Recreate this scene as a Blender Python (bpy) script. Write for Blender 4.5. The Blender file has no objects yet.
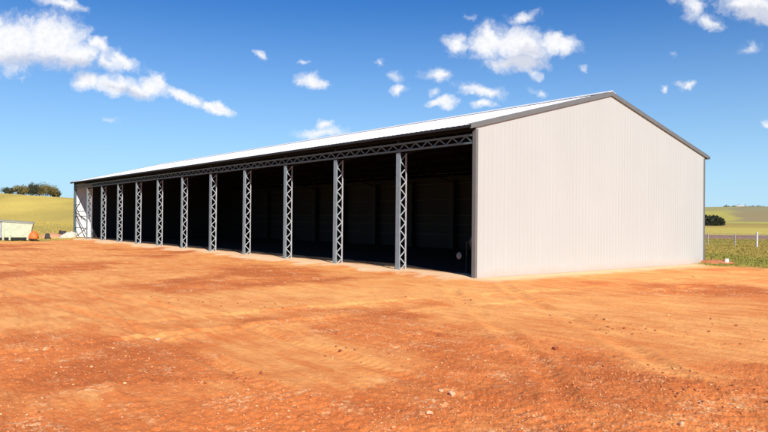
import bpy, math, random
import numpy as np
from mathutils import Vector, Matrix
random.seed(7); rng = np.random.default_rng(11)
S = bpy.context.scene
COL = S.collection

# ------------------------------------------------------------------ camera
CX, CY, CZ = 14.628, -15.201, 1.80
YAW, PIT, ROL, FPX = -0.8995, 0.0061, 0.0093, 679.07
F = Vector((math.sin(YAW)*math.cos(PIT), math.cos(YAW)*math.cos(PIT), math.sin(PIT)))
R0 = Vector((math.cos(YAW), -math.sin(YAW), 0)); U0 = R0.cross(F)
RR = R0*math.cos(ROL) + U0*math.sin(ROL); UU = -R0*math.sin(ROL) + U0*math.cos(ROL)
cam = bpy.data.cameras.new('camera'); co = bpy.data.objects.new('camera', cam); COL.objects.link(co)
cam.sensor_width = 36; cam.lens = 36*FPX/768; cam.clip_start = .05; cam.clip_end = 12000
M = Matrix((RR, UU, -F)).transposed().to_4x4(); M.translation = (CX, CY, CZ); co.matrix_world = M
S.camera = co

# ------------------------------------------------------------------ colour management
S.view_settings.view_transform = 'Standard'; S.view_settings.look = 'None'
S.view_settings.gamma = 1; S.view_settings.use_curve_mapping = False
S.view_settings.exposure = 0.32
S.render.engine = 'CYCLES'
S.cycles.max_bounces = 6; S.cycles.diffuse_bounces = 2

# ------------------------------------------------------------------ light
SD = Vector((-1.0, .36, -.76)).normalized()          # the way sunlight travels
sl = bpy.data.lights.new('sun', 'SUN'); so = bpy.data.objects.new('sun', sl); COL.objects.link(so)
sl.energy = 4.7; sl.angle = math.radians(.53); sl.color = (1, .945, .87)
so.rotation_euler = SD.to_track_quat('-Z', 'Y').to_euler(); so.location = (30, -20, 30)
SUN_EL = math.asin(-SD.z); SUN_ROT = math.atan2(-SD.x, -SD.y)

# ------------------------------------------------------------------ node helper
class NT:
    def __init__(s, tree): s.t = tree; s.n = tree.nodes; s.l = tree.links
    def new(s, typ, ins=None, **kw):
        n = s.n.new(typ)
        for k, v in kw.items(): setattr(n, k, v)
        for k, v in (ins or {}).items():
            if isinstance(v, bpy.types.NodeSocket): s.l.new(v, n.inputs[k])
            else: n.inputs[k].default_value = v
        return n
    def math(s, op, a, b=0.0, c=None, clamp=False):
        ins = {0: a, 1: b}
        if c is not None: ins[2] = c
        return s.new('ShaderNodeMath', ins, operation=op, use_clamp=clamp).outputs[0]
    def noise(s, vec, scale, detail=4, rough=.55, dist=0.0):
        return s.new('ShaderNodeTexNoise', {'Vector': vec, 'Scale': scale, 'Detail': detail, 'Roughness': rough, 'Distortion': dist}).outputs['Fac']
    def ramp(s, fac, a, b, lo=0.0, hi=1.0):
        return s.new('ShaderNodeMapRange', {'Value': fac, 'From Min': a, 'From Max': b, 'To Min': lo, 'To Max': hi}, interpolation_type='SMOOTHSTEP').outputs[0]
    def mix(s, fac, a, b):
        n = s.n.new('ShaderNodeMix'); n.data_type = 'RGBA'
        for i, v in ((0, fac), (6, a), (7, b)):
            if isinstance(v, bpy.types.NodeSocket): s.l.new(v, n.inputs[i])
            else: n.inputs[i].default_value = v if i == 0 else (*v[:3], 1)
        return n.outputs[2]

def mat(name, col, rough=.6, metal=0.0, var=.12, scale=3.0, bump=0.0, bscale=40, dirt=None, fn=None, spec=.4):
    m = bpy.data.materials.new(name); m.use_nodes = True; t = NT(m.node_tree); t.n.clear()
    out = t.new('ShaderNodeOutputMaterial'); b = t.new('ShaderNodeBsdfPrincipled')
    b.inputs['Roughness'].default_value = rough; b.inputs['Metallic'].default_value = metal
    b.inputs['Specular IOR Level'].default_value = spec
    t.l.new(b.outputs[0], out.inputs[0])
    geo = t.new('ShaderNodeNewGeometry').outputs['Position']
    n = t.noise(geo, scale, 6)
    c = t.mix(t.ramp(n, .3, .7), [x*(1-var) for x in col], [min(1, x*(1+var)) for x in col])
    if dirt:                                          # splashed soil near the ground
        z = t.new('ShaderNodeSeparateXYZ', {0: geo}).outputs[2]
        k = t.math('ADD', z, t.math('MULTIPLY', t.math('SUBTRACT', t.noise(geo, 2.2, 6), .5), dirt[1]))
        c = t.mix(t.ramp(k, 0, dirt[0], dirt[3], 0), c, dirt[2])
    if fn: c = fn(t, b, c, geo)
    t.l.new(c, b.inputs['Base Color']) if isinstance(c, bpy.types.NodeSocket) else None
    if bump:
        bn = t.new('ShaderNodeBump', {'Height': t.noise(geo, bscale, 5), 'Strength': bump, 'Distance': .02})
        t.l.new(bn.outputs[0], b.inputs['Normal'])
    return m

# ------------------------------------------------------------------ world: sky and clouds
w = bpy.data.worlds.new('World'); S.world = w; w.use_nodes = True
t = NT(w.node_tree); t.n.clear()
wo = t.new('ShaderNodeOutputWorld'); bg = t.new('ShaderNodeBackground', {'Strength': .10}); t.l.new(bg.outputs[0], wo.inputs[0])
sky = t.new('ShaderNodeTexSky'); sky.sky_type = 'NISHITA'; sky.sun_disc = False
sky.sun_elevation = SUN_EL; sky.sun_rotation = SUN_ROT; sky.altitude = 600; sky.air_density = 1.0; sky.dust_density = .05; sky.ozone_density = 1.6
hs = t.new('ShaderNodeHueSaturation', {'Saturation': 1.30, 'Value': .80, 'Color': sky.outputs[0]})
D = t.new('ShaderNodeTexCoord').outputs['Generated']
elev = t.new('ShaderNodeSeparateXYZ', {0: D}).outputs[2]
hz = t.math('MULTIPLY', t.math('POWER', t.math('SUBTRACT', 1.0, t.math('DIVIDE', elev, .34), clamp=True), 1.55), .92)
tint = t.new('ShaderNodeVectorMath', {0: hs.outputs[0], 1: (.42, .78, 1.14)}, operation='MULTIPLY').outputs[0]
skyc = t.mix(hz, tint, (4.3, 6.3, 8.0))
def dot(v): return t.new('ShaderNodeVectorMath', {0: D, 1: tuple(v)}, operation='DOT_PRODUCT').outputs['Value']
dF = dot(F); dFc = t.math('MAXIMUM', dF, .05)
# cloud chart: degrees-like units on the tangent plane facing the shed
pu = t.math('MULTIPLY_ADD', t.math('DIVIDE', dot(RR), dFc), FPX, 384.0)
pv = t.math('MULTIPLY_ADD', t.math('DIVIDE', dot(UU), dFc), -FPX, 216.0)
P = t.new('ShaderNodeCombineXYZ', {0: pu, 1: pv}).outputs[0]
wn = t.new('ShaderNodeTexNoise', {'Vector': P, 'Scale': .045, 'Detail': 6, 'Roughness': .6}).outputs['Color']
wv = t.new('ShaderNodeVectorMath', {0: wn, 1: (.5, .5, .5)}, operation='SUBTRACT').outputs[0]
wv = t.new('ShaderNodeVectorMath', {0: wv, 1: (30, 22, 0)}, operation='MULTIPLY').outputs[0]
PW = t.new('ShaderNodeVectorMath', {0: P, 1: wv}, operation='ADD').outputs[0]
def field(lst):
    acc = None
    for (x, y, rx, ry, rot, wt) in lst:
        mp = t.new('ShaderNodeMapping', {'Vector': PW, 'Location': (x, y, 0), 'Rotation': (0, 0, math.radians(rot)), 'Scale': (rx, ry, 1)}, vector_type='TEXTURE').outputs[0]
        ln = t.new('ShaderNodeVectorMath', {0: mp}, operation='LENGTH').outputs['Value']
        f = t.math('MULTIPLY_ADD', ln, -wt, wt)
        acc = f if acc is None else t.math('MAXIMUM', acc, f)
    return acc
CL = [(12,44,54,34,0,1.1),(50,40,50,33,5,1.1),(74,54,34,21,0,1),(150,87,20,13,20,.9),(108,60,20,12,25,.7),(62,4,30,8,14,.8),(97,46,18,10,35,.9),(122,61,26,9,28,.8),
 (86,80,17,13,0,.95),(112,84,28,13,8,1),(138,90,24,11,18,.95),(158,82,20,9,50,.85),(184,98,26,9,24,1),(214,108,24,7,12,1),
 (0,22,8,7,0,.6),(258,57,9,6,25,.7),(312,81,19,10,14,1),(306,60,6,4,0,.4),(322,132,34,7,-4,.7),(326,126,10,5,0,.7),
 (457,46,15,16,10,.85),(488,42,26,24,0,1),(520,46,42,25,4,1),(558,45,28,12,0,.95),(516,62,42,12,-3,.9),(523,18,19,7,-18,.62),
 (438,75,18,7,4,.72),(396,78,11,8,0,.5),(398,91,13,6,-8,.8),(444,101,17,8,-8,.9),(482,90,30,8,12,.75),(480,104,18,6,0,.8),
 (436,92,9,5,0,.55),(534,72,11,6,40,.6),(537,94,8,6,0,.5),(380,62,6,5,0,.4),(583,69,6,5,0,.45),(470,16,5,4,0,.3),
 (694,8,24,15,50,.62),(708,22,16,11,20,.66),(690,-4,30,10,0,.6),(750,6,36,16,0,1),(775,12,34,18,0,1),(750,49,13,8,-20,.45),
 (664,89,7,4,0,.55),(687,87,11,5,-10,.62),(768,124,10,5,0,.6),(673,55,6,4,0,.3),(20,78,9,4,0,.3),(113,119,12,4,0,.3),(690,-30,60,14,0,.9)]
fld = field(CL)
n1 = t.noise(PW, .08, 10, .63)
dn = t.math('MULTIPLY_ADD', t.math('SUBTRACT', n1, .5), 1.0, fld)
alpha = t.ramp(dn, -.06, .72)
alpha = t.math('MULTIPLY', alpha, t.ramp(dF, .1, .3))
alpha = t.math('MULTIPLY', alpha, .96)
gre = field([(62,66,62,14,4,1),(20,62,44,12,0,.8),(130,92,40,6,20,.7),(765,18,42,14,4,1.6),(525,62,44,12,0,.9),(530,52,16,10,0,.5)])
g = t.ramp(t.math('MULTIPLY_ADD', t.math('SUBTRACT', t.noise(P, .07, 6, .6), .5), .9, gre), -.05, .7)
n3 = t.ramp(t.noise(P, .16, 6, .6), .35, .75, 0, .35)
g = t.math('ADD', g, n3, clamp=True)
ccol = t.mix(g, (8.2, 8.2, 8.3), (5.6, 5.8, 6.6))
fin = t.mix(alpha, skyc, ccol)
t.l.new(fin, bg.inputs['Color'])

# ------------------------------------------------------------------ numpy noise
PERM = rng.permutation(512)
def perlin(x, y):
    xi = np.floor(x).astype(int); yi = np.floor(y).astype(int); xf = x-xi; yf = y-yi
    def gr(ix, iy, dx, dy):
        h = PERM[(PERM[ix & 511] + iy) & 511]*(2*math.pi/512)
        return np.cos(h)*dx + np.sin(h)*dy
    u = xf*xf*xf*(xf*(xf*6-15)+10); v = yf*yf*yf*(yf*(yf*6-15)+10)
    a = gr(xi, yi, xf, yf); b = gr(xi+1, yi, xf-1, yf); c = gr(xi, yi+1, xf, yf-1); d = gr(xi+1, yi+1, xf-1, yf-1)
    return (a*(1-u)+b*u)*(1-v) + (c*(1-u)+d*u)*v
def fbm(x, y, o=4, g=.5):
    s = np.zeros_like(x, dtype=float); a = 1.0; f = 1.0
    for i in range(o): s += a*perlin(x*f+17.3*i, y*f+5.1*i); a *= g; f *= 2.03
    return s
def sst(a, b, x):
    k = np.clip((x-a)/(b-a), 0, 1); return k*k*(3-2*k)

BAY, W, RH, H, L = 3.909, 14.408, 6.634, 4.80, 46.75
def polar(x, y):
    dx = x-CX; dy = y-CY
    return np.hypot(dx, dy), np.arctan2(dx, dy)
def shed_dist(x, y):                      # distance outside the shed's footprint (negative inside)
    qx = np.abs(x+L/2)-L/2; qy = np.abs(y-W/2)-W/2
    return np.hypot(np.maximum(qx, 0), np.maximum(qy, 0)) + np.minimum(np.maximum(qx, qy), 0)
def yard_mask(x, y):
    r, az = polar(x, y)
    e = fbm(x*.12, y*.12, 4)*5 + fbm(x*.9, y*.9, 3)*1.2
    # the bare yard: a big worn patch round the shed
    lim = np.interp(az, [-3.2, -2.2, -1.45, -1.36, -1.30, -1.2, -.62, -.50, -.44, -.36, 0, 1.2, 3.2],
                        [45, 55, 54, 56, 64, 74, 60, 33.5, 31.2, 31.6, 34, 45, 45])
    return sst(-.9, .9, lim - r + e*.28)
def terrain(x, y):
    r, az = polar(x, y)
    wl = sst(-1.12, -1.28, az)*sst(-2.6, -2.0, az)
    dz = np.clip(az+1.414, -.5, .3)
    hl = (8.6 - 13*dz)*sst(60, 235, r)*(1-.35*sst(240, 600, r)) + .35*fbm(x*.03, y*.03, 3)*sst(80, 160, r)
    hr = sst(420, 1150, r)*22 + sst(250, 420, r)*1.2 + fbm(x*.004, y*.004, 3)*5*sst(400, 900, r) + fbm(x*.05, y*.05, 3)*.22*sst(40, 90, r)
    return wl*hl + (1-wl)*hr
def rough_mask(x, y):
    k = fbm(x*.16+3, y*.16-8, 4, .55)
    r, az = polar(x, y)
    near = sst(15.5, 7.5, r)
    return np.clip(sst(-.05, .42, k+near*.42-.06) , 0, 1)
def _hit(px, py):
    d = F*FPX+RR*(px-384)-UU*(py-216); k = -CZ/d.z; return (CX+d.x*k, CY+d.y*k)
RUTS = [(*_hit(560, 315), *_hit(705, 405)), (*_hit(60, 330), *_hit(470, 296)), (*_hit(130, 300), *_hit(420, 380))]
def detail(x, y):
    yd = yard_mask(x, y); sd = shed_dist(x, y); rm = rough_mask(x, y)
    flat = sst(.3, 2.5, sd)
    h = .035*fbm(x*.35, y*.35, 3)*flat
    big = fbm(x*2.1, y*2.1, 2); cl = fbm(x*8+9, y*8, 4, .75); cl2 = np.abs(fbm(x*17, y*17, 2, .6))
    h += flat*(rm*(.014*big + .015*cl + .010*cl2) + (1-rm)*(.004*cl+.003*big))
    # shallow wheel marks running with the shed
    tr = fbm(x*.25, (y+.35*np.sin(x*.12)+.12*x)*2.6, 3)
    h += flat*.022*sst(.1, .6, tr)*yd
    # old wheel ruts crossing the yard
    for (x0, y0, x1, y1) in RUTS:
        dx, dy = x1-x0, y1-y0; ln = math.hypot(dx, dy); u = ((x-x0)*dx+(y-y0)*dy)/ln; v = ((x-x0)*dy-(y-y0)*dx)/ln + .25*np.sin(u*.35)
        for o_ in (0, 1.55):
            q = np.abs(v-o_)/.16
            h += flat*yd*sst(-.35, .15, fbm(x*.5, y*.5, 2))*(-.028*np.exp(-q**2)+.016*np.exp(-(q-1.5)**2*3)) 
            h += flat*yd*np.exp(-q**4)*.006*np.sin(u*38)
    # crushed-rock pad edge along the open side
    pe = fbm(x*1.3, y*1.3, 4)
    inx = sst(-L-2.5, -L-.5, x)*sst(.8, -.8, x)
    h += .075*sst(-1.15, -.35, y+pe*.35)*sst(W+1, W, y)*inx
    g = (1-yd); h += g*(.06*fbm(x*1.7, y*1.7, 3)+.05)
    return h
def gz(x, y):
    x = np.atleast_1d(np.array(x, float)); y = np.atleast_1d(np.array(y, float))
    return terrain(x, y)+detail(x, y)
def gz1(x, y): return float(gz(x, y)[0])

# ------------------------------------------------------------------ helpers for objects
def tag(o, label=None, cat=None, group=None, kind=None):
    if label: o['label'] = label
    if cat: o['category'] = cat
    if group: o['group'] = group
    if kind: o['kind'] = kind
    return o
def empty(name, loc, label, cat, group=None, rz=0):
    o = bpy.data.objects.new(name, None); COL.objects.link(o); o.location = loc; o.rotation_euler = (0, 0, rz)
    o.empty_display_size = .2
    return tag(o, label, cat, group)
class MB:
    def __init__(s): s.v = []; s.f = []; s.mi = []; s.cur = 0
    def add(s, vs, fs):
        o = len(s.v); s.v += [tuple(v) for v in vs]; s.f += [tuple(i+o for i in f) for f in fs]; s.mi += [s.cur]*len(fs)
    def box(s, a, b):
        (x0, y0, z0), (x1, y1, z1) = a, b
        s.add([(x0,y0,z0),(x1,y0,z0),(x1,y1,z0),(x0,y1,z0),(x0,y0,z1),(x1,y0,z1),(x1,y1,z1),(x0,y1,z1)],
              [(0,3,2,1),(4,5,6,7),(0,1,5,4),(1,2,6,5),(2,3,7,6),(3,0,4,7)])
    def bar(s, a, b, w1, w2, up=(0,0,1)):
        a = Vector(a); b = Vector(b); d = (b-a).normalized(); u = Vector(up)
        if abs(d.dot(u)) > .98: u = Vector((1,0,0))
        p = d.cross(u).normalized()*w1/2; q = p.cross(d).normalized()*w2/2
        vs = [a-p-q, a+p-q, a+p+q, a-p+q, b-p-q, b+p-q, b+p+q, b-p+q]
        s.add(vs, [(0,3,2,1),(4,5,6,7),(0,1,5,4),(1,2,6,5),(2,3,7,6),(3,0,4,7)])
    def tube(s, pts, rad, n=10, cap=True):
        rings = []; pts = [Vector(p) for p in pts]
        if not hasattr(rad, '__len__'): rad = [rad]*len(pts)
        vs = []; fs = []
        for i, p in enumerate(pts):
            d = (pts[min(i+1, len(pts)-1)]-pts[max(i-1, 0)]).normalized()
            a = d.cross(Vector((0,0,1)));
            if a.length < .05: a = d.cross(Vector((1,0,0)))
            a.normalize(); b = d.cross(a)
            for k in range(n):
                th = 2*math.pi*k/n; vs.append(p+(a*math.cos(th)+b*math.sin(th))*rad[i])
        for i in range(len(pts)-1):
            for k in range(n): fs.append((i*n+k, i*n+(k+1)%n, (i+1)*n+(k+1)%n, (i+1)*n+k))
        if cap: fs.append(tuple(range(n))[::-1]); fs.append(tuple((len(pts)-1)*n+k for k in range(n)))
        s.add(vs, fs)
    def build(s, name, mats, parent=None, bevel=0, smooth=False):
        me = bpy.data.meshes.new(name); me.from_pydata(s.v, [], s.f)
        for m in (mats if isinstance(mats, (list, tuple)) else [mats]): me.materials.append(m)
        me.polygons.foreach_set('material_index', s.mi)
        if smooth: me.polygons.foreach_set('use_smooth', [True]*len(s.f))
        me.update()
        o = bpy.data.objects.new(name, me); COL.objects.link(o)
        if parent: o.parent = parent
        if bevel:
            b = o.modifiers.new('bevel', 'BEVEL'); b.width = bevel; b.segments = 2
        return o
def np_mesh(name, V, Fc, mats, attrs=None, smooth=False):
    me = bpy.data.meshes.new(name); n = Fc.shape[1]
    me.vertices.add(len(V)); me.vertices.foreach_set('co', V.astype(np.float32).ravel())
    me.loops.add(Fc.size); me.loops.foreach_set('vertex_index', Fc.astype(np.int32).ravel())
    me.polygons.add(len(Fc)); me.polygons.foreach_set('loop_start', np.arange(0, Fc.size, n, dtype=np.int32))
    me.polygons.foreach_set('loop_total', np.full(len(Fc), n, np.int32))
    if smooth: me.polygons.foreach_set('use_smooth', np.ones(len(Fc), bool))
    for k, a in (attrs or {}).items():
        if a.ndim == 1: at = me.attributes.new(k, 'FLOAT', 'POINT'); at.data.foreach_set('value', a.astype(np.float32))
        else:
            at = me.attributes.new(k, 'FLOAT_COLOR', 'POINT')
            at.data.foreach_set('color', np.c_[a, np.ones(len(a))].astype(np.float32).ravel())
    for m in mats: me.materials.append(m)
    me.update(calc_edges=True); me.validate()
    o = bpy.data.objects.new(name, me); COL.objects.link(o)
    return o

# ------------------------------------------------------------------ ground
rr = [2.2]
while rr[-1] < 95: rr.append(rr[-1]*1.0048)
while rr[-1] < 4200: rr.append(rr[-1]*1.02)
rr = np.array(rr)
a1 = np.linspace(YAW-.60, YAW+.60, 1150); a2 = np.linspace(YAW+.60, YAW-.60+2*math.pi, 210)[1:-1]
aa = np.concatenate([a1, a2]); A, Rg = np.meshgrid(aa, rr)
X = CX+Rg*np.sin(A); Y = CY+Rg*np.cos(A); x = X.ravel(); y = Y.ravel()
z = terrain(x, y)+detail(x, y)
nr, na = len(rr), len(aa)
i = np.arange(nr-1)[:, None]*na; j = np.arange(na)[None, :]; j2 = (j+1) % na
Fc = np.stack([i+j, i+na+j, i+na+j2, i+j2], -1).reshape(-1, 4)
V = np.c_[x, y, z]
r_, az_ = polar(x, y)
yard = yard_mask(x, y)
# field colours (true colours of crop, pasture and ploughed soil)
def C(*c): return np.array(c, float)
fc = np.zeros((len(x), 3))
pn = fbm(x*.05, y*.05, 4); ps = fbm(x*.35, y*.35, 4); pl = fbm(x*.008+4, y*.008, 3)
edge = r_*(1+.05*pn)
green = C(.19, .20, .04); brown = C(.40, .265, .075); gold = C(.62, .46, .10); ygre = C(.56, .48, .11); plough = C(.32, .20, .15); olive = C(.42, .33, .09)
k = np.clip(.5+pn*1.1+ps*.5, 0, 1)[:, None]; right = green*(1-k)+brown*k
def band(cur, m, c): return cur*(1-m[:, None])+c*m[:, None]
right = band(right, sst(82, 90, edge), plough); right = band(right, sst(108, 124, edge), gold*.55+ygre*.45)
right = band(right, sst(250, 330, edge)*.7, brown); right = band(right, sst(430, 450, edge), olive*.6)
right = band(right, sst(455, 480, edge), ygre*.9)
k2 = sst(-.41, -.395, az_+pl*.05); right = band(right, sst(520, 560, edge)*sst(-.432, -.415, az_+pl*.03), C(.36, .28, .13))
right = band(right, sst(800, 900, edge)*.6, C(.30, .28, .15))
left = olive*(1-.5*k)+brown*k*.5
streak = fbm(x*.012+az_*3, (y+.3*x)*.05, 4)
left = band(left, sst(84, 100, edge+6*ps), gold)
left = band(left, np.clip(streak*2.6+.15, 0, 1)*sst(90, 110, r_)*.75, C(.44, .33, .08))
left = band(left, np.clip(-streak*2.6-.05, 0, 1)*sst(90, 110, r_)*.8, C(.80, .58, .13))
wl = sst(-1.05, -1.15, az_)
fc = left*wl[:, None]+right*(1-wl[:, None])
pe = fbm(x*1.3, y*1.3, 4); pe2 = fbm(x*.5, y*.5, 3)
pale = sst(-1.05, -.4, y+pe*.7+pe2*.9)*sst(-L-2.6, -L-.8, x+pe)*sst(.9, -.6, x+pe*.8)*sst(1.2, .3, y)
pale = np.maximum(pale, .75*sst(1.0, .2, np.abs(x-.2)+pe*.5)*sst(-.6, 0, y)*sst(W+.5, W, y))
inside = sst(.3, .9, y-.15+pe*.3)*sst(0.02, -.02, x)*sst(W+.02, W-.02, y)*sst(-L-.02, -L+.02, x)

def ground_fn():
    m = bpy.data.materials.new('ground'); m.use_nodes = True; t = NT(m.node_tree); t.n.clear()
    out = t.new('ShaderNodeOutputMaterial'); b = t.new('ShaderNodeBsdfPrincipled', {'Roughness': .95, 'Specular IOR Level': .15}); t.l.new(b.outputs[0], out.inputs[0])
    geo = t.new('ShaderNodeNewGeometry').outputs['Position']
    def at(n, o='Fac'): return t.new('ShaderNodeAttribute', attribute_name=n).outputs[o]
    big = t.noise(geo, .13, 6, .6, .6); med = t.noise(geo, .9, 7, .62, .4); fine = t.noise(geo, 9, 6, .65); gr = t.noise(geo, 42, 4, .6)
    stv = t.new('ShaderNodeMapping', {'Vector': geo, 'Rotation': (0, 0, .32), 'Scale': (.35, 1.5, 1)}).outputs[0]
    st = t.noise(stv, 2.4, 9, .68, .8)
    k = t.math('MULTIPLY_ADD', t.math('SUBTRACT', big, .5), .75, t.math('MULTIPLY_ADD', t.math('SUBTRACT', med, .5), .7, .5))
    k = t.math('MULTIPLY_ADD', t.math('SUBTRACT', st, .5), 1.15, k)
    k = t.math('SUBTRACT', k, t.math('MULTIPLY', at('rough'), .33))
    dirt = t.mix(t.ramp(k, .08, .82), (.72, .205, .050), (.97, .465, .145))
    rust = t.math('MULTIPLY', t.ramp(at('rough'), .35, 1.0, 0, .75), t.ramp(t.noise(geo, .55, 7, .65, .4), .40, .60))
    dirt = t.mix(rust, dirt, (.50, .125, .030))
    dirt = t.mix(t.ramp(fine, .52, .74, 0, .55), dirt, (.50, .125, .032))
    clus = t.ramp(t.noise(geo, 1.7, 5, .65), .50, .68)
    spk = t.math('MULTIPLY', t.ramp(t.noise(geo, 13, 5, .72), .47, .60), clus)
    spk = t.math('ADD', spk, t.math('MULTIPLY', t.ramp(t.noise(geo, 24, 3, .7), .60, .68), .7), clamp=True)
    spk = t.math('MULTIPLY', spk, t.ramp(at('rough'), .1, .7, .12, .85))
    shadow_specks = t.math('MULTIPLY', t.ramp(t.noise(geo, 7, 6, .75), .55, .68, 0, .6), t.ramp(at('rough'), .0, .6, .25, 1))  # dark specks painted as small shadows in the rough soil
    dirt = t.mix(shadow_specks, dirt, (.44, .10, .028))
    dirt = t.mix(spk, dirt, (.95, .60, .30))
    dirt = t.mix(t.ramp(gr, .62, .8, 0, .35), dirt, (.38, .11, .045))
    dirt = t.mix(t.math('MULTIPLY', at('pale'), t.ramp(fine, .2, .6, .6, 1)), dirt, (.90, .60, .35))
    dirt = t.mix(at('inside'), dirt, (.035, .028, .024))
    fcx = at('field', 'Color')
    fcx = t.mix(t.ramp(t.noise(geo, 1.4, 7, .65), .4, .75, 0, .55), fcx, t.mix(.3, fcx, (.1, .09, .02)))
    c = t.mix(at('yard'), fcx, dirt)
    t.l.new(c, b.inputs['Base Color'])
    hh = t.math('MULTIPLY_ADD', gr, .4, fine)
    bn = t.new('ShaderNodeBump', {'Height': hh, 'Strength': .7, 'Distance': .03}); t.l.new(bn.outputs[0], b.inputs['Normal'])
    return m
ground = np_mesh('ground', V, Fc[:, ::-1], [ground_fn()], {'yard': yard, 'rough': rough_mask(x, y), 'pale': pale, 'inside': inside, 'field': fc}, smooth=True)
tag(ground, kind='structure')
cap = MB(); vs = [(CX+2.23*math.sin(q), CY+2.23*math.cos(q), -.03) for q in np.linspace(0, 2*math.pi, 24)[:-1]]
cap.add([(CX, CY, .0)]+vs, [(0, k+1, (k+1) % 23+1) for k in range(23)][::-1])
cap_o = cap.build('ground', mat('yard_soil', (.7, .3, .13), .95)); tag(cap_o, kind='structure')

# ------------------------------------------------------------------ loose stones (uncountable) in the worn patches
def rock_template(seed):
    import bmesh
    bm = bmesh.new(); bmesh.ops.create_icosphere(bm, subdivisions=1 if seed < 9 else 3, radius=1)
    r2 = random.Random(seed); ax = [Vector((r2.gauss(0,1), r2.gauss(0,1), r2.gauss(0,1))).normalized() for _ in range(9)]
    for v in bm.verts:
        d = v.co.copy()
        for a in ax:
            c = d.dot(a)
            if c > .62: d -= a*(c-.62)*.9
        v.co = Vector((d.x*1.15, d.y*.9, d.z*.62))
    bmesh.ops.triangulate(bm, faces=bm.faces)
    v = np.array([p.co[:] for p in bm.verts]); f = np.array([[q.index for q in p.verts] for p in bm.faces]); bm.free(); return v, f
RT = [rock_template(s) for s in range(4)]; RB = [rock_template(s) for s in range(9, 13)]
N = 26000
ra = np.exp(rng.uniform(math.log(4.2), math.log(30), N)); ta = rng.uniform(YAW-.75, YAW+.75, N)
sx = CX+ra*np.sin(ta); sy = CY+ra*np.cos(ta)
keep = (shed_dist(sx, sy) > .5) & (rng.random(N) < (.05+.95*rough_mask(sx, sy)**1.5)*(.35+sst(-.1, .3, fbm(sx*.8, sy*.8, 3)))) & (yard_mask(sx, sy) > .5)
sx, sy, ra = sx[keep], sy[keep], ra[keep]; n_base = len(sx)
for (px, py, sp, cnt) in [(592, 322, .9, 16), (608, 327, .8, 14), (622, 330, .5, 8), (735, 326, 1.3, 22), (745, 340, 1.0, 16), (640, 372, .8, 30), (665, 378, .8, 34), (700, 392, .7, 26), (262, 306, .8, 16), (190, 300, .9, 14), (355, 352, .6, 12), (120, 372, .6, 20), (240, 378, .6, 22), (430, 300, 1.2, 18)]:
    hx_, hy_ = _hit(px, py); th = rng.uniform(0, 6.28, cnt); q_ = sp*rng.random(cnt)**.7
    sx = np.append(sx, hx_+q_*np.cos(th)*1.3); sy = np.append(sy, hy_+q_*np.sin(th))
ra = np.hypot(sx-CX, sy-CY); sz = gz(sx, sy)
VV = []; FF = []; CC = []; off = 0
for q in range(len(sx)):
    v, f = RT[q % 4]; s = .0045+.011*rng.random()**3+(.012 if rng.random() < .006 else 0); s *= 1+.02*ra[q]
    if q >= n_base: s = (.012+.024*rng.random()**2)*(.5+.035*ra[q])
    th = rng.uniform(0, 6.28); c_, s_ = math.cos(th), math.sin(th)
    vx = (v[:, 0]*c_-v[:, 1]*s_)*s+sx[q]; vy = (v[:, 0]*s_+v[:, 1]*c_)*s+sy[q]; vz = v[:, 2]*s+sz[q]+s*.25
    VV.append(np.c_[vx, vy, vz]); FF.append(f+off); off += len(v)
    p = rng.random(); col = (.84, .42, .20) if p < .28 else ((.74, .30, .12) if p < .92 else (.34, .11, .05))
    if q >= n_base: col = (.36, .115, .045) if p < .8 else (.80, .40, .18)
    CC.append(np.tile(np.array(col)*rng.uniform(.8, 1.15), (len(v), 1)))
def stone_c(t, b, c, geo): return t.new('ShaderNodeAttribute', attribute_name='tint').outputs['Color']
st_o = np_mesh('loose_stones', np.concatenate(VV), np.concatenate(FF), [mat('stone_mix', (.5, .3, .2), .95, fn=stone_c, bump=.5, bscale=60, spec=.15)], {'tint': np.concatenate(CC)})
tag(st_o, 'loose stones and clods of red earth strewn over the worn foreground of the yard', 'stones', kind='stuff')

def at_px(px, r):
    a = YAW+math.atan((px-384)/FPX); return CX+r*math.sin(a), CY+r*math.cos(a)
def ground_hit(px, py):
    d = F*FPX+RR*(px-384)-UU*(py-216); k = -CZ/d.z; return CX+d.x*k, CY+d.y*k
rock_m = mat('pale_rock', (.78, .46, .27), .95, var=.25, scale=30, bump=.6, bscale=50, spec=.15)
rock_r = mat('red_clod', (.34, .10, .045), .98, var=.25, scale=30, bump=.6, bscale=50, spec=.1)
for (px, py, s, m, lb, ct) in [
    (452, 394, .075, rock_m, 'flat pale pink stone, biggest of the loose stones in the foreground of the yard', 'stone'),
    (441, 391, .04, rock_m, 'small pale stone just left of the biggest flat pale stone', 'stone'),
    (430, 413, .05, rock_m, 'pale yellowish stone below the pair of pale stones, near the bottom edge', 'stone'),
    (340, 351, .045, rock_r, 'dark red clod lying alone on smooth orange soil left of centre', 'clod'),
    (439, 336, .05, rock_r, 'dark red clod alone on the smooth bright soil in front of the cream wall corner', 'clod'),
    (555, 348, .075, rock_r, 'dark clod on bright soil in front of the cream gable wall', 'clod'),
    (681, 428, .05, rock_m, 'pale rounded stone at the bottom edge below the right end of the shed', 'stone'),
    (157, 341, .06, rock_m, 'pale stone lying among small pebbles at the left of the yard', 'stone')]:
    gx, gy = ground_hit(px, py); v, f = RB[random.randrange(4)]; mb = MB(); mb.add([tuple(p*s) for p in v], [tuple(map(int, q)) for q in f])
    o = mb.build('rock', m); o.scale = (.75, .75, .75); o.location = (gx, gy, gz1(gx, gy)+s*.2); o.rotation_euler = (0, 0, random.uniform(0, 6)); tag(o, lb, ct)
mb = MB(); tr = random.Random(3)

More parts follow.
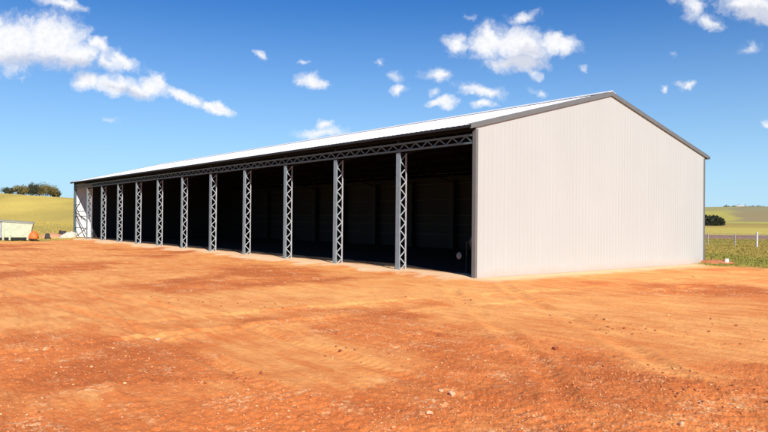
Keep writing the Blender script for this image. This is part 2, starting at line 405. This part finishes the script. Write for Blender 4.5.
# ------------------------------------------------------------------ shed
steel = mat('galvanised_steel', (.25, .315, .345), .5, .2, var=.10, scale=6)
steel_d = mat('grey_primed_steel', (.10, .150, .165), .6, .2, var=.12, scale=5)
steel_l = mat('bright_galvanised', (.46, .48, .50), .5, .2, var=.14, scale=9)
trim = mat('grey_flashing', (.17, .17, .16), .45, .1, var=.05)
soil = (.62, .27, .11)
def cladding(t, b, c, geo):
    s = t.new('ShaderNodeSeparateXYZ', {0: geo})
    fy = t.math('FLOOR', t.math('DIVIDE', t.math('ADD', s.outputs[0], s.outputs[1]), .762))
    wn = t.new('ShaderNodeTexWhiteNoise', {'W': fy}, noise_dimensions='1D').outputs['Value']
    c = t.mix(t.math('MULTIPLY', wn, .3), c, (.46, .46, .425))
    # faint streaks left by rain
    stv = t.new('ShaderNodeMapping', {'Vector': geo, 'Scale': (4, 4, .25)}).outputs[0]
    return t.mix(t.ramp(t.noise(stv, 1.2, 5), .5, .8, 0, .12), c, (.42, .37, .31))
cream = mat('cream_cladding', (.480, .485, .455), .42, 0, var=.015, scale=.6, fn=cladding, dirt=(.35, .3, soil, .3))
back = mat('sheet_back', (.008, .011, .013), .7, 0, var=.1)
endback = mat('end_sheet_painted_shade', (.016, .019, .021), .7, 0, var=.04)  # inner face of far end wall, shade put into its near-black colour
roofm = mat('zincalume_roof', (.82, .81, .80), .5, 0, var=.04, scale=1)
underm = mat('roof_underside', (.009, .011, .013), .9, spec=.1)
black = mat('dark_steel', (.016, .018, .021), .7, 0)
def roofz(y): return H+(RH-H)*(1-abs(y-W/2)/(W/2))
shed = empty('machinery_shed', (0, 0, 0), 'long open-fronted metal farm shed with cream end wall, white roof and grey lattice columns', 'shed')

def ribs(a, b, sp=.19, d=.0035):                        # rib profile along one axis
    out = []; n = max(1, int(round((b-a)/sp))); s = (b-a)/n
    for k in range(n):
        u = a+k*s; out += [(u, 0), (u+s*.62, 0), (u+s*.70, d), (u+s*.92, d)]
    out.append((b, 0)); return out
def wall_y(name, x0, sgn, inner):                      # gable wall in the yz plane
    mb = MB(); pf = ribs(.0, W); pf = [p for p in pf]
    ys = sorted(set([p[0] for p in pf])); prof = dict(pf)
    # split at the ridge so that the top follows the roof
    vs = []
    for u, d in pf: vs += [(x0+sgn*d, u, -.05), (x0+sgn*d, u, roofz(u)-.02)]
    for k in range(len(pf)-1):
        q = (2*k, 2*k+2, 2*k+3, 2*k+1); mb.add([vs[w_] for w_ in (q if sgn > 0 else q[::-1])], [(0, 1, 2, 3)])
    mb.cur = 1
    xi = x0-sgn*.03
    pts = [(xi, 0.02, -.05), (xi, W-.02, -.05), (xi, W-.02, H-.03), (xi, W/2, RH-.03), (xi, .02, H-.03)]
    mb.add(pts if sgn < 0 else pts[::-1], [tuple(range(5))])
    return mb.build(name, [cream, inner], shed)
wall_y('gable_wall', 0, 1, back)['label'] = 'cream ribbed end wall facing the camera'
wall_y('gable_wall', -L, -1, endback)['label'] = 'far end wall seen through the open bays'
mb = MB(); mb.box((-L+.034, .03, -.05), (-L+.046, 1.5, H-.1)); mb.build('painted_sunlit_panel', mat('painted_sunlight', (.84, .83, .80), .5, var=.03), shed)  # added panel, its pale colour stands in for sunlight on the end wall
mb = MB(); pf = ribs(-L, 0); vs = []
for u, d in pf: vs += [(u, W+d, -.05), (u, W+d, H-.02)]
for k in range(len(pf)-1): mb.add([vs[2*k+2], vs[2*k], vs[2*k+1], vs[2*k+3]], [(0, 1, 2, 3)])
mb.cur = 1; mb.add([(-L, W-.03, -.05), (0, W-.03, -.05), (0, W-.03, H-.03), (-L, W-.03, H-.03)], [(0, 1, 2, 3)])
mb.build('rear_wall', [cream, back], shed)
OV = .24; slope = (RH-H)/(W/2); x0r, x1r = -L-.14, .04
mb = MB(); pf = ribs(x0r, x1r, .25, .010)
for side in (0, 1):
    ye = -OV if side == 0 else W+OV
    ze = H-slope*OV
    vs = []
    for u, d in pf: vs += [(u, ye, ze+.02+d), (u, W/2, RH+.02+d)]
    for k in range(len(pf)-1):
        q = [vs[2*k], vs[2*k+2], vs[2*k+3], vs[2*k+1]]; mb.add(q if side == 0 else q[::-1], [(0, 1, 2, 3)])
mb.build('roof', [roofm], shed)
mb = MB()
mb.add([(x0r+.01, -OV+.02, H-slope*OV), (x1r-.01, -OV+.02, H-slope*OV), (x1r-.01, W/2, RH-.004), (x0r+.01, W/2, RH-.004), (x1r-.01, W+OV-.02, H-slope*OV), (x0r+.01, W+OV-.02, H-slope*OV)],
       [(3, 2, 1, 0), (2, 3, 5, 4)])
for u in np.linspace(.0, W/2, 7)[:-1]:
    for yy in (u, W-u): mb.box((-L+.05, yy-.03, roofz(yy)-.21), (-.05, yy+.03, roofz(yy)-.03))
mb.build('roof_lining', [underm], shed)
# eave fascia (front) and gutter (rear), ridge cap
mb = MB(); mb.box((x0r, -OV-.02, H-slope*OV-.07), (x1r, -OV+.015, H-slope*OV+.012)); mb.build('eave_fascia', black, shed)
mb = MB()
gy, gzz = W+OV, H-slope*OV
prof = [(0, 0), (0, -.11), (.13, -.11), (.15, .01), (.14, .01), (.12, -.10), (.01, -.10), (.01, 0)]
n = len(prof); vs = [(xx, gy+p[0], gzz+p[1]) for xx in (x0r, x1r+.02) for p in prof]
mb.add(vs, [(k, (k+1) % n, n+(k+1) % n, n+k) for k in range(n)]+[tuple(range(n))[::-1], tuple(range(n, 2*n))]); mb.build('gutter', trim, shed)
mb = MB()
for s_ in (-1, 1): mb.bar((x0r, W/2+s_*.11, RH+.055-.11*slope), (x1r+.03, W/2+s_*.11, RH+.055-.11*slope), .24, .012, up=(0, s_*slope, 1))
mb.tube([(x0r, W/2, RH+.066), (x1r+.03, W/2, RH+.066)], .028, 8); mb.build('ridge_cap', roofm, shed)
# barge flashings
for xx, s_ in ((.06, 1), (-L-.16, -1)):
    for a, b in (((-OV-.02), W/2), ((W+OV+.02), W/2)):
        mb = MB(); za = roofz(a); zb = RH
        t0 = .035; b0 = -.105
        ps = [(xx-.045, a, za+b0), (xx, a, za+b0), (xx, a, za+t0), (xx-.045, a, za+t0), (xx-.045, b, zb+b0), (xx, b, zb+b0), (xx, b, zb+t0), (xx-.045, b, zb+t0)]
        mb.add(ps, [(0,3,2,1),(4,5,6,7),(0,1,5,4),(1,2,6,5),(2,3,7,6),(3,0,4,7)])
        mb.bar((xx-.10, a, za+t0+.01), (xx-.10, b, zb+t0+.01), .20, .012, up=(0, 0, 1))
        mb.build('barge_flashing', trim, shed)
# corner flashings
for xx, yy, sx_, sy_ in ((.022, -.012, 1, -1), (.022, W+.022, 1, 1), (-L-.022, -.012, -1, -1), (-L-.022, W+.022, -1, 1)):
    mb = MB(); z1 = H-.16
    mb.box((min(xx, xx-sx_*.008), min(yy, yy-sy_*.10), -.04), (max(xx, xx-sx_*.008), max(yy, yy-sy_*.10), z1))
    mb.box((min(xx-sx_*.010, xx-sx_*.14), min(yy, yy-sy_*.008), -.04), (max(xx-sx_*.010, xx-sx_*.14), max(yy, yy-sy_*.008), z1))
    mb.build('corner_flashing', trim, shed)
# base of the gable wall: a narrow concrete footing showing in places
mb = MB(); mb.box((.012, .1, -.1), (.07, W-.1, .035)); mb.build('footing', mat('concrete', (.42, .34, .27), .9, bump=.3), shed)

# lattice columns on the open front
ZB = 4.20; ZT = 4.50
def column_meshes():
    fl = MB(); fl.box((-.10, 0, -.1), (.10, .012, ZB-.03)); fl.box((-.10, .014, -.1), (-.09, .055, ZB-.03)); fl.box((.09, .014, -.1), (.10, .055, ZB-.03))
    ic = MB(); ic.box((.02, .322, -.1), (.10, .334, ZB-.03)); ic.box((.09, .28, -.1), (.10, .32, ZB-.03))
    lc = MB(); n = 17; hh = (ZB-.10)/n
    for k in range(n):
        z0 = .02+k*hh; z1 = z0+hh
        y0, y1 = (.045, .30) if k % 2 == 0 else (.30, .045)
        lc.bar((.083, y0, z0), (.083, y1, z1), .038, .010, up=(1, 0, 0))
    bp = MB(); bp.box((-.2, -.06, .03), (.2, .40, .05))
    for sx_ in (-.17, .17):
        for sy_ in (-.03, .37): bp.tube([(sx_, sy_, .05), (sx_, sy_, .11)], .014, 6)
    return fl, ic, lc, bp
fl, ic, lc, bp = column_meshes()
def column(x, first=None):
    if first is None:
        g = fl.build('lattice_column', steel, shed); a = ic.build('inner_chord', steel_l, g); b = lc.build('lacing', steel_l, g); c = bp.build('base_plate', steel, g)
    else:
        g = first.copy(); COL.objects.link(g); g.parent = shed
        for ch in first.children: c2 = ch.copy(); COL.objects.link(c2); c2.parent = g
    g.location = (x, 0, .0); return g
CXS = [-(3.746+BAY*k) for k in range(11)]
c0 = column(CXS[0])
for xx in CXS[1:]: column(xx, c0)
# corner posts
for xx in (-.10, -L+.10):
    mb = MB(); mb.box((xx-.05, .01, -.1), (xx+.05, .02, H-.25)); mb.box((xx-.05, .022, -.1), (xx-.04, .16, H-.25)); mb.box((xx+.04, .022, -.1), (xx+.05, .16, H-.25)); mb.build('corner_post', steel_d, shed)
# lattice beam over the openings
xs = [-.16]+CXS+[-L+.16]
for k in range(len(xs)-1):
    a, b = xs[k], xs[k+1]; mb = MB(); g_ = .004
    mb.box((b+g_, -.012, ZT-.06), (a-g_, .02, ZT)); mb.box((b+g_, .022, ZT-.06), (a-g_, .07, ZT-.05))
    mb.box((b+g_, -.012, ZB), (a-g_, .02, ZB+.06)); mb.box((b+g_, .022, ZB), (a-g_, .07, ZB+.01))
    bm_ = mb.build('lattice_beam', steel_d, shed)
    lc_ = MB(); n = 12
    for q in range(n):
        u0 = a+(b-a)*q/n; u1 = a+(b-a)*(q+1)/n; z0, z1 = (ZB+.05, ZT-.05) if q % 2 == 0 else (ZT-.05, ZB+.05)
        lc_.bar((u0, .030, z0), (u1, .030, z1), .045, .012, up=(0, 1, 0))
    lc_.build('lacing', steel_d, bm_)
# stub posts between beam and roof
for xx in CXS:
    mb = MB(); mb.box((xx-.04, 0.0, ZT), (xx+.04, .06, H-.02)); mb.build('stub_post', black, shed)
# roof trusses and rear columns
for xx in CXS:
    mb = MB()
    for ya, yb in ((.1, W/2), (W-.1, W/2)):
        mb.bar((xx, ya, roofz(ya)-.26), (xx, yb, RH-.26), .08, .07)
        mb.bar((xx, ya, roofz(ya)-.72), (xx, yb, RH-.72), .08, .07)
        n = 14
        for q in range(n):
            u0 = ya+(yb-ya)*q/n; u1 = ya+(yb-ya)*(q+1)/n; o0, o1 = (-.26, -.72) if q % 2 else (-.72, -.26)
            mb.bar((xx, u0, roofz(u0)+o0), (xx, u1, roofz(u1)+o1), .04, .03)
    mb.build('roof_truss', black, shed)
    mb = MB(); mb.box((xx-.18, W-.42, -.1), (xx+.18, W-.20, H-.5)); mb.build('rear_column', black, shed)
mb = MB()
for zz in (.9, 1.55, 2.1, 3.1, 4.1): mb.box((-L+.2, W-.16, zz), (-.2, W-.10, zz+.06))
mb.build('wall_girts', mat('dull_girt', (.025, .028, .031), .6), shed)
# braced end bay
mb = MB(); xa, xb = -L+.15, CXS[-1]-.16
for zz in (.93, 1.9, 2.3, 2.85): mb.box((xa, .04, zz-.03), (xb if zz != 2.85 else xa+1.6, .08, zz+.03))
for p, q in (((xa, .05), (xb, .95)), ((xb, 1.45), (xa, 2.3)), ((xa, 2.3), (xa+2.3, 3.45))): mb.bar((p[0], .06, p[1]), (q[0], .06, q[1]), .05, .05, up=(0, 1, 0))
mb.build('end_bay_bracing', mat('painted_brace', (.10, .105, .115), .6), shed)
# ------------------------------------------------------------------ cement mixer just inside the near corner
mx = empty('cement_mixer', (-1.62, 1.15, .03), 'dark cement mixer with pale round drum cover, in shade just inside the near corner', 'cement mixer', rz=.35)
body = mat('mixer_paint', (.02, .02, .022), .5); pl = mat('worn_galvanised', (.13, .13, .14), .4, .0)
def lathe(mb, prof, o, ax, n=22):
    ax = Vector(ax).normalized(); a = ax.cross(Vector((0, 0, 1))).normalized(); b = ax.cross(a); vs = []; fs = []; m_ = len(prof)
    for (h, r) in prof:
        for k in range(n):
            th = 2*math.pi*k/n; vs.append(Vector(o)+ax*h+(a*math.cos(th)+b*math.sin(th))*r)
    for i_ in range(m_-1):
        for k in range(n): fs.append((i_*n+k, i_*n+(k+1) % n, (i_+1)*n+(k+1) % n, (i_+1)*n+k))
    mb.add(vs, fs)
ax = (.12, -.85, .30)
mb = MB(); lathe(mb, [(-.42, .01), (-.42, .22), (-.30, .34), (0, .38), (.18, .34), (.44, .2), (.44, .17), (.2, .3), (0, .33), (-.38, .2), (-.38, .01)], (.45, .35, 1.02), ax); dr = mb.build('drum', body, mx, smooth=True)
mb = MB(); c_ = Vector((.45, .35, 1.02)) ; mb2 = MB(); lathe(mb, [(.43, .2), (.47, .21), (.47, .165), (.43, .16)], c_, ax); mb.build('drum_mouth', pl, dr, smooth=True)
mb = MB()
for sx_ in (-.05, .95): mb.tube([(sx_, .35, 1.05), (sx_, .35, .55), (sx_*.6+.2, -.15, .04)], .03, 8); mb.tube([(sx_, .35, .55), (sx_*.6+.2, .85, .25)], .03, 8)
mb.tube([(-.05, .35, 1.05), (.95, .35, 1.05)], .025, 8); mb.tube([(.1, .85, .25), (.85, .85, .25)], .025, 8); mb.build('stand', body, mx)
mb = MB(); mb.box((.97, .15, .75), (1.25, .55, 1.3)); mb.build('motor_housing', body, mx, bevel=.03)
for sx_ in (.02, .92): mb = MB(); mb.tube([(sx_-.05, .85, .2), (sx_+.05, .85, .2)], .2, 18); mb.build('wheel', body, mx)
mb = MB(); mb.tube([(1.15, .3, 1.3), (1.15, .3, 1.75)], .02, 8); lathe(mb, [(-.015, .2), (.015, .2)], (1.15, .3, 1.75), (1, 0, 0)); mb.tube([(1.15, .1, 1.75), (1.15, .5, 1.75)], .015, 6); mb.build('tilt_wheel', body, mx)

# hanging lid: pale oval seen in the gloom hangs on the drum side
mb = MB(); lathe(mb, [(0, .001), (.0, .115), (.02, .125), (.03, .105), (.03, .001)], (-.0, .0, .0), (-.35, -.93, .1)); o = mb.build('drum_cover', pl, mx, smooth=True); o.location = (-.10, -.12, .60)

# ------------------------------------------------------------------ left: skip bin, bulk bag, heaps
bx, by = at_px(15.5, 57); ang = -(YAW+math.atan((13.5-384)/FPX))
bz = gz1(bx, by)
skip = empty('skip_bin', (bx, by, bz), 'greenish white covered skip bin with flared end standing at the foot of the golden hill', 'skip bin', rz=ang-.06)
pg = mat('faded_green_white', (.50, .56, .40), .6, var=.10, scale=4, dirt=(.5, .4, (.5, .3, .16), .5)); dk = mat('dark_rubber', (.03, .03, .028), .8); gp = mat('grey_panel', (.38, .38, .40), .6)
mb = MB(); xl, xr = -.82, 1.12
mb.add([(xl,-.8,.22),(xr-.14,-.8,.22),(xr-.14,.8,.22),(xl,.8,.22),(xl,-.85,1.38),(xr+.08,-.85,1.22),(xr+.08,.85,1.22),(xl,.85,1.38)], [(0,3,2,1),(4,5,6,7),(0,1,5,4),(1,2,6,5),(2,3,7,6),(3,0,4,7)])
mb.build('bin_body', pg, skip, bevel=.02)
mb = MB(); mb.bar((xl-.25,-.87,1.42),(xr+.12,-.87,1.25),.06,.07); mb.bar((xl-.25,.87,1.42),(xr+.12,.87,1.25),.06,.07); mb.add([(xl-.2,-.84,1.425),(xr+.1,-.84,1.262),(xr+.1,.84,1.262),(xl-.2,.84,1.425),(xl-.2,0,1.52),(xr+.1,0,1.35)], [(0,1,5,4),(4,5,2,3),(1,2,5),(0,4,3)]); mb.build('cover', mat('weathered_cover', (.30, .31, .26), .8), skip)
mb = MB(); mb.box((xl-.75,-.8,.2),(xl-.02,.8,1.36)); mb.build('end_panel', gp, skip, bevel=.02)
for k, xx in enumerate((xl+.1, -.3, xr-.28)):
    mb = MB(); mb.box((xx-.06,-.86,.02),(xx+.06,-.80,1.2)); mb.build('stiffener', pg, skip)
mb = MB(); mb.box((xl-.6,-.7,.06),(xr-.3,-.6,.215)); mb.box((xl-.6,.6,.06),(xr-.3,.7,.215)); mb.build('skid', dk, skip)
mb = MB(); mb.box((xr-.22,-.72,0),(xr-.08,-.58,.215)); mb.build('support_leg', pg, skip)

def lump(name, loc, sx_, sy_, sz_, m, label, cat, seed, rough=.25, group=None, sub=3):
    import bmesh
    bm = bmesh.new(); bmesh.ops.create_icosphere(bm, subdivisions=sub, radius=1)
    me = bpy.data.meshes.new(name)
    from mathutils import noise as mn
    for v in bm.verts:
        n_ = mn.fractal(v.co*1.7+Vector((seed*3.1, 0, 0)), 1, 2, 4); v.co *= 1+rough*n_
        v.co = Vector((v.co.x*sx_, v.co.y*sy_, max(v.co.z, -.25)*sz_))
    bm.to_mesh(me); bm.free(); me.materials.append(m)
    me.polygons.foreach_set('use_smooth', [True]*len(me.polygons))
    o = bpy.data.objects.new(name, me); COL.objects.link(o); o.location = loc; tag(o, label, cat, group); return o
ox, oy = at_px(34, 56)
ob = empty('bulk_bag', (ox, oy, gz1(ox, oy)), 'bright orange bulk bag slumped on the ground right of the greenish white skip bin', 'bulk bag')
orm = mat('orange_woven_plastic', (.80, .17, .035), .6, var=.15, scale=5, bump=.4, bscale=9)
o = lump('sack', (0, 0, .27), .40, .34, .42, orm, None, None, 4, .12); o.parent = ob
for s_ in (-1, 1):
    for q in (-1, 1): mb = MB(); mb.tube([(s_*.16, q*.12, .6), (s_*.20, q*.13, .72), (s_*.12, q*.1, .74), (s_*.06, q*.08, .62)], .018, 6); mb.build('lifting_loop', orm, ob)
pm = mat('white_lime', (.66, .58, .47), .9, var=.08, bump=.4, bscale=8); dm = mat('dark_scrap', (.05, .045, .04), .8); rm_ = mat('red_soil_heap', (.70, .33, .16), .95, var=.2, scale=4, bump=.5, bscale=6)
hx, hy = at_px(71, 62); lump('lime_heap', (hx, hy, gz1(hx, hy)), .62, .5, .5, pm, 'pale heap of crushed stone against the far front corner of the shed', 'heap', 2, .3)
hx, hy = at_px(64, 62); lump('lime_heap', (hx, hy, gz1(hx, hy)), .38, .35, .36, pm, 'small pale heap left of the larger pale heap by the far shed corner', 'heap', 5, .35)
hx, hy = at_px(63, 67); lump('scrap_heap', (hx, hy, gz1(hx, hy)+.1), .4, .35, .42, dm, 'dark tangled scrap heap behind the pale heaps at the far shed corner', 'heap', 9, .6)
hx, hy = at_px(48, 60); lump('scrap_heap', (hx, hy, gz1(hx, hy)+.05), .22, .22, .32, dm, 'little dark lump on the soil midway between orange bag and shed', 'lump', 11, .5)
hx, hy = at_px(54, 64); lump('soil_heap', (hx, hy, gz1(hx, hy)), 1.9, 1.0, .40, rm_, 'low heap of orange soil between the orange bag and the shed corner', 'heap', 13, .3)
hx, hy = at_px(714, 33.0); lump('soil_heap', (hx, hy, gz1(hx, hy)-.03), .75, .6, .13, mat('dark_red_soil', (.50, .17, .07), .95, var=.2, scale=6, bump=.6, bscale=8), 'low mound of dark red soil at the grass edge beside the cream wall', 'mound', 6, .35)

# white marker cone at the grass edge
wx, wy = at_px(727, 32.8); wm = mat('white_plastic', (.82, .82, .80), .5)
mk = empty('bucket', (wx, wy, gz1(wx, wy)), 'small white upturned bucket where the yard meets the grass', 'bucket')
mb = MB(); lathe(mb, [(0, .10), (.22, .075), (.22, .001)], (0, 0, .0), (.0001, 0, 1)); mb.build('pail', wm, mk)
mb = MB(); mb.tube([(.10*math.cos(q), .10*math.sin(q), .02) for q in np.linspace(0, 6.28, 14)], .008, 5); mb.build('rim', wm, mk)

# ------------------------------------------------------------------ farm fence at right
fence = empty('farm_fence', (*at_px(735, 57), 0), 'post and wire farm fence running across the pasture beyond the shed', 'fence')
fo = Vector(fence.location); grey = mat('weathered_post', (.36, .33, .27), .9, var=.2, scale=12, bump=.4); whp = mat('white_post', (.62, .61, .57), .7, var=.08)
fp = [(660, 60, 0), (684, 59, 0), (708, 58.5, 0), (735, 57.5, 0), (757, 56.5, 1), (783, 56, 0), (812, 55, 0), (845, 54, 1)]; tops = []
for px, r, wh in fp:
    a, b = at_px(px, r); zz = gz1(a, b); wd = .07 if wh else .045; ht = 1.12 if wh else .98
    mb = MB(); mb.tube([(a-fo.x, b-fo.y, zz-.2), (a-fo.x+.01, b-fo.y, zz+ht-.06), (a-fo.x+.01, b-fo.y, zz+ht)], [wd, wd, wd*.55], 10)
    o = mb.build('post', whp if wh else grey, fence); o['label'] = 'white painted fence post' if wh else 'weathered grey fence post'
    tops.append((a-fo.x, b-fo.y, zz))
mb = MB()
for hh in (.25, .5, .75, .95):
    for k in range(len(tops)-1): p, q = tops[k], tops[k+1]; mb.bar((p[0], p[1], p[2]+hh), (q[0], q[1], q[2]+hh), .012, .012)
mb.build('wires', mat('fence_wire', (.22, .20, .18), .6, .4), fence)

# ------------------------------------------------------------------ grass
def grass(name, label, spec, cols, seed):
    r2 = np.random.default_rng(seed); V_ = []; C_ = []
    for (n, r0, r1, a0, a1_, h0) in spec:
        r = r0*np.exp(r2.random(n)*math.log(r1/r0)); a = r2.uniform(a0, a1_, n); gx = CX+r*np.sin(a); gy_ = CY+r*np.cos(a)
        ok = (yard_mask(gx, gy_) < .45) & (shed_dist(gx, gy_) > .4); gx, gy_, r = gx[ok], gy_[ok], r[ok]; n = len(gx)
        g0 = gz(gx, gy_); th = r2.uniform(0, math.pi, n); hh = h0*r2.uniform(.45, 1.2, n)*(1+.5*fbm(gx*.4, gy_*.4, 2)); wd = .02+.0006*r
        ca, sa = np.cos(th)*wd, np.sin(th)*wd; lx, ly = r2.normal(0, .4, n)*hh, r2.normal(0, .4, n)*hh
        V_.append(np.stack([np.c_[gx-ca, gy_-sa, g0-.02], np.c_[gx+ca, gy_+sa, g0-.02], np.c_[gx+lx, gy_+ly, g0+hh]], 1).reshape(-1, 3))
        k = np.clip(.5+fbm(gx*.05, gy_*.05, 4)*1.1+fbm(gx*.35, gy_*.35, 4)*.5+r2.normal(0, .22, n), 0, 1)[:, None]
        c = np.array(cols[0])*(1-k)+np.array(cols[1])*k; C_.append(np.repeat(c, 3, 0))
    V_ = np.concatenate(V_); C_ = np.concatenate(C_)
    def fn(t, b, c, geo): return t.new('ShaderNodeAttribute', attribute_name='tint').outputs['Color']
    o = np_mesh(name, V_, np.arange(len(V_)).reshape(-1, 3), [mat(name, (.2, .2, .1), .8, fn=fn, spec=.1)], {'tint': C_})
    tag(o, label, 'grass', kind='stuff')
grass('pasture_grass', 'green and brown pasture grass on the field behind the right end of the shed', [(90000, 30, 84, -.52, -.25, .045)], [(.23, .25, .05), (.38, .29, .07)], 5)
grass('dry_grass', 'dry yellow grass along the foot of the golden hill', [(30000, 58, 100, -1.5, -1.2, .06)], [(.42, .33, .09), (.56, .40, .10)], 6)

# ------------------------------------------------------------------ trees
bark = mat('bark', (.12, .09, .065), .9, var=.25, scale=6)
def leafmat(name, a, b):
    def fn(t, bb, c, geo): return t.mix(t.new('ShaderNodeAttribute', attribute_name='leaf').outputs['Fac'], a, b)
    return mat(name, a, .7, fn=fn, spec=.2)
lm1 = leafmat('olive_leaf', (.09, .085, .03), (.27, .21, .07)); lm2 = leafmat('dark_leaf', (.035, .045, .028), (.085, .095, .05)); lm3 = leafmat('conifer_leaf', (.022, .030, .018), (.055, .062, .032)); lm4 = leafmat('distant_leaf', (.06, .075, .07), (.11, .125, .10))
def tree(px, r, h, wd, m, label, group, seed, shape='round', leaf=.16, n=900, sink=0):
    r2 = np.random.default_rng(seed); a, b = at_px(px, r); zz = gz1(a, b)-sink
    root = empty('windbreak_tree' if shape == 'cone' else 'tree', (a, b, zz), label, 'tree', group)
    mb = MB(); cz = h*.3
    lean = r2.normal(0, .05, 2)*h
    mb.tube([(0, 0, -.2), (lean[0]*.4, lean[1]*.4, h*.4), (lean[0], lean[1], h*.85)], [h*.035, h*.025, h*.008], 8)
    for q in range(7):
        th = r2.uniform(0, 6.28); z0 = h*r2.uniform(.18, .6); ln = wd*r2.uniform(.5, .9)
        mb.tube([(lean[0]*.4, lean[1]*.4, z0), (math.cos(th)*ln*.5, math.sin(th)*ln*.5, z0+h*.12), (math.cos(th)*ln, math.sin(th)*ln, z0+h*.22)], [h*.014, h*.009, h*.003], 5)
    mb.build('trunk', bark, root)
    # clumps of leaf faces
    if shape == 'cone':
        nc = 60; zc = r2.random(nc); rad = (1-zc**3.5)*wd*r2.uniform(.3, 1, nc); th = r2.uniform(0, 6.28, nc)
        cx_, cy_, cz_ = rad*np.cos(th), rad*np.sin(th), (.05+.9*zc)*h; cr = wd*.33*(1.1-zc*.35)
    else:
        nc = 22; d = r2.normal(0, 1, (nc, 3)); d /= np.linalg.norm(d, axis=1)[:, None]; q = r2.uniform(.35, 1, nc)
        cx_, cy_, cz_ = d[:, 0]*wd*q, d[:, 1]*wd*q, h*.50+d[:, 2]*h*.40*q; cr = np.full(nc, wd*.38)*r2.uniform(.6, 1.25, nc)
    ci = r2.integers(0, nc, n); p = r2.normal(0, 1, (n, 3)); p /= np.linalg.norm(p, axis=1)[:, None]; p *= (r2.random(n)**.45)[:, None]*cr[ci][:, None]
    c = np.c_[cx_[ci], cy_[ci], cz_[ci]]+p
    t1 = r2.normal(0, 1, (n, 3)); t1 /= np.linalg.norm(t1, axis=1)[:, None]; t2 = np.cross(t1, r2.normal(0, 1, (n, 3))); t2 /= np.linalg.norm(t2, axis=1)[:, None]
    s_ = leaf*r2.uniform(.6, 1.3, n)[:, None]
    V_ = np.stack([c-t1*s_, c-t2*s_*.5, c+t1*s_, c+t2*s_*.5], 1).reshape(-1, 3)
    lf = np.repeat(np.clip(r2.random(nc)[ci]*.7+r2.random(n)*.4, 0, 1), 4)
    o = np_mesh('crown', V_, np.arange(len(V_)).reshape(-1, 4), [m], {'leaf': lf}); o.parent = root
HG = 'trees along the crest of the golden hill'
for q, (px, r, h, wd, m, lb) in enumerate([
    (9, 226, 2.1, 1.1, lm2, 'small dark scrubby tree standing apart at the left end of the hilltop row'),
    (20, 226, 2.7, 1.2, lm1, 'olive green tree second from the left on the hilltop, next to the gap'),
    (26, 229, 3.1, 1.4, lm1, 'bushy brownish tree third from the left on the hilltop'),
    (32.5, 228, 3.6, 1.4, lm2, 'dark green tree, left one of the two tallest on the hilltop'),
    (39, 230, 3.8, 1.5, lm2, 'dark green tree, right one of the two tallest on the hilltop'),
    (45, 227, 3.6, 1.6, lm1, 'broad olive tree second from the right in the hilltop row'),
    (50.5, 229, 3.2, 1.5, lm1, 'broad olive brown tree near the right end of the hilltop row'),
    (55, 230, 1.9, .9, lm2, 'low dark bush-like tree at the right end of the hilltop row')]):
    tree(px, r, h*1.12, wd*1.75, m, lb, HG, 20+q, leaf=.17, n=1900)
WG = 'windbreak of dark trees beyond the shed'
names = ['hidden most by the wall', 'second from the wall', 'third from the wall', 'fourth from the wall', 'fifth from the wall', 'at the open right end']
for q, px in enumerate((702, 706, 709.8, 713.4, 717, 720.5)):
    tree(px, 335+q*2, 4.7-1.1*(q == 5)-.3*(q == 4), 2.3, lm3, 'dense dark tree of the windbreak, '+names[q], WG, 40+q, 'cone', leaf=.3, n=1500)
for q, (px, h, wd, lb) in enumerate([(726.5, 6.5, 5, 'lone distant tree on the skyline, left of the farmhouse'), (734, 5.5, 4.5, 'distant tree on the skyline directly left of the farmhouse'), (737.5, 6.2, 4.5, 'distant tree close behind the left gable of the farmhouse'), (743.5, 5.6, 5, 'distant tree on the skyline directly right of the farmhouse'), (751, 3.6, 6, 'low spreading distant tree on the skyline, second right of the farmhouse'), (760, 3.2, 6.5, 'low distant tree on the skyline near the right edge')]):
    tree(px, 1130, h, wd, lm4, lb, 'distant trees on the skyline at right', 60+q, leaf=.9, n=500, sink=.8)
# far farmhouse
hx, hy = at_px(740.5, 1110); hz = gz1(hx, hy)
fh = empty('farmhouse', (hx, hy, hz), 'tiny pale farmhouse with pitched roof among trees on the far skyline', 'farmhouse', rz=.5)
mb = MB(); mb.box((-5, -3, -1), (5, 3, 2.6)); mb.add([(-4.98,-3,2.6),(-4.98,3,2.6),(-4.98,0,4.4),(4.98,-3,2.6),(4.98,3,2.6),(4.98,0,4.4)], [(0,2,1),(3,4,5)]); mb.build('wall', mat('pale_wall', (.6, .58, .52), .8), fh)
mb = MB()
for s_ in (-1, 1): mb.add([(-5.4, s_*3.5, 2.3), (5.4, s_*3.5, 2.3), (5.4, 0, 4.5), (-5.4, 0, 4.5), (-5.4, s_*3.5, 2.45), (5.4, s_*3.5, 2.45), (5.4, 0, 4.65), (-5.4, 0, 4.65)], [(0,1,2,3),(4,5,6,7),(0,1,5,4),(1,2,6,5),(3,0,4,7)])
mb.build('roof', mat('pale_roof', (.5, .5, .5), .5), fh)
for xx in (-3, 0, 3): mb = MB(); mb.box((xx-.6, -3.04, .8), (xx+.6, -3.0, 1.9)); mb.build('window', mat('dark_glass', (.03, .035, .04), .1), fh)
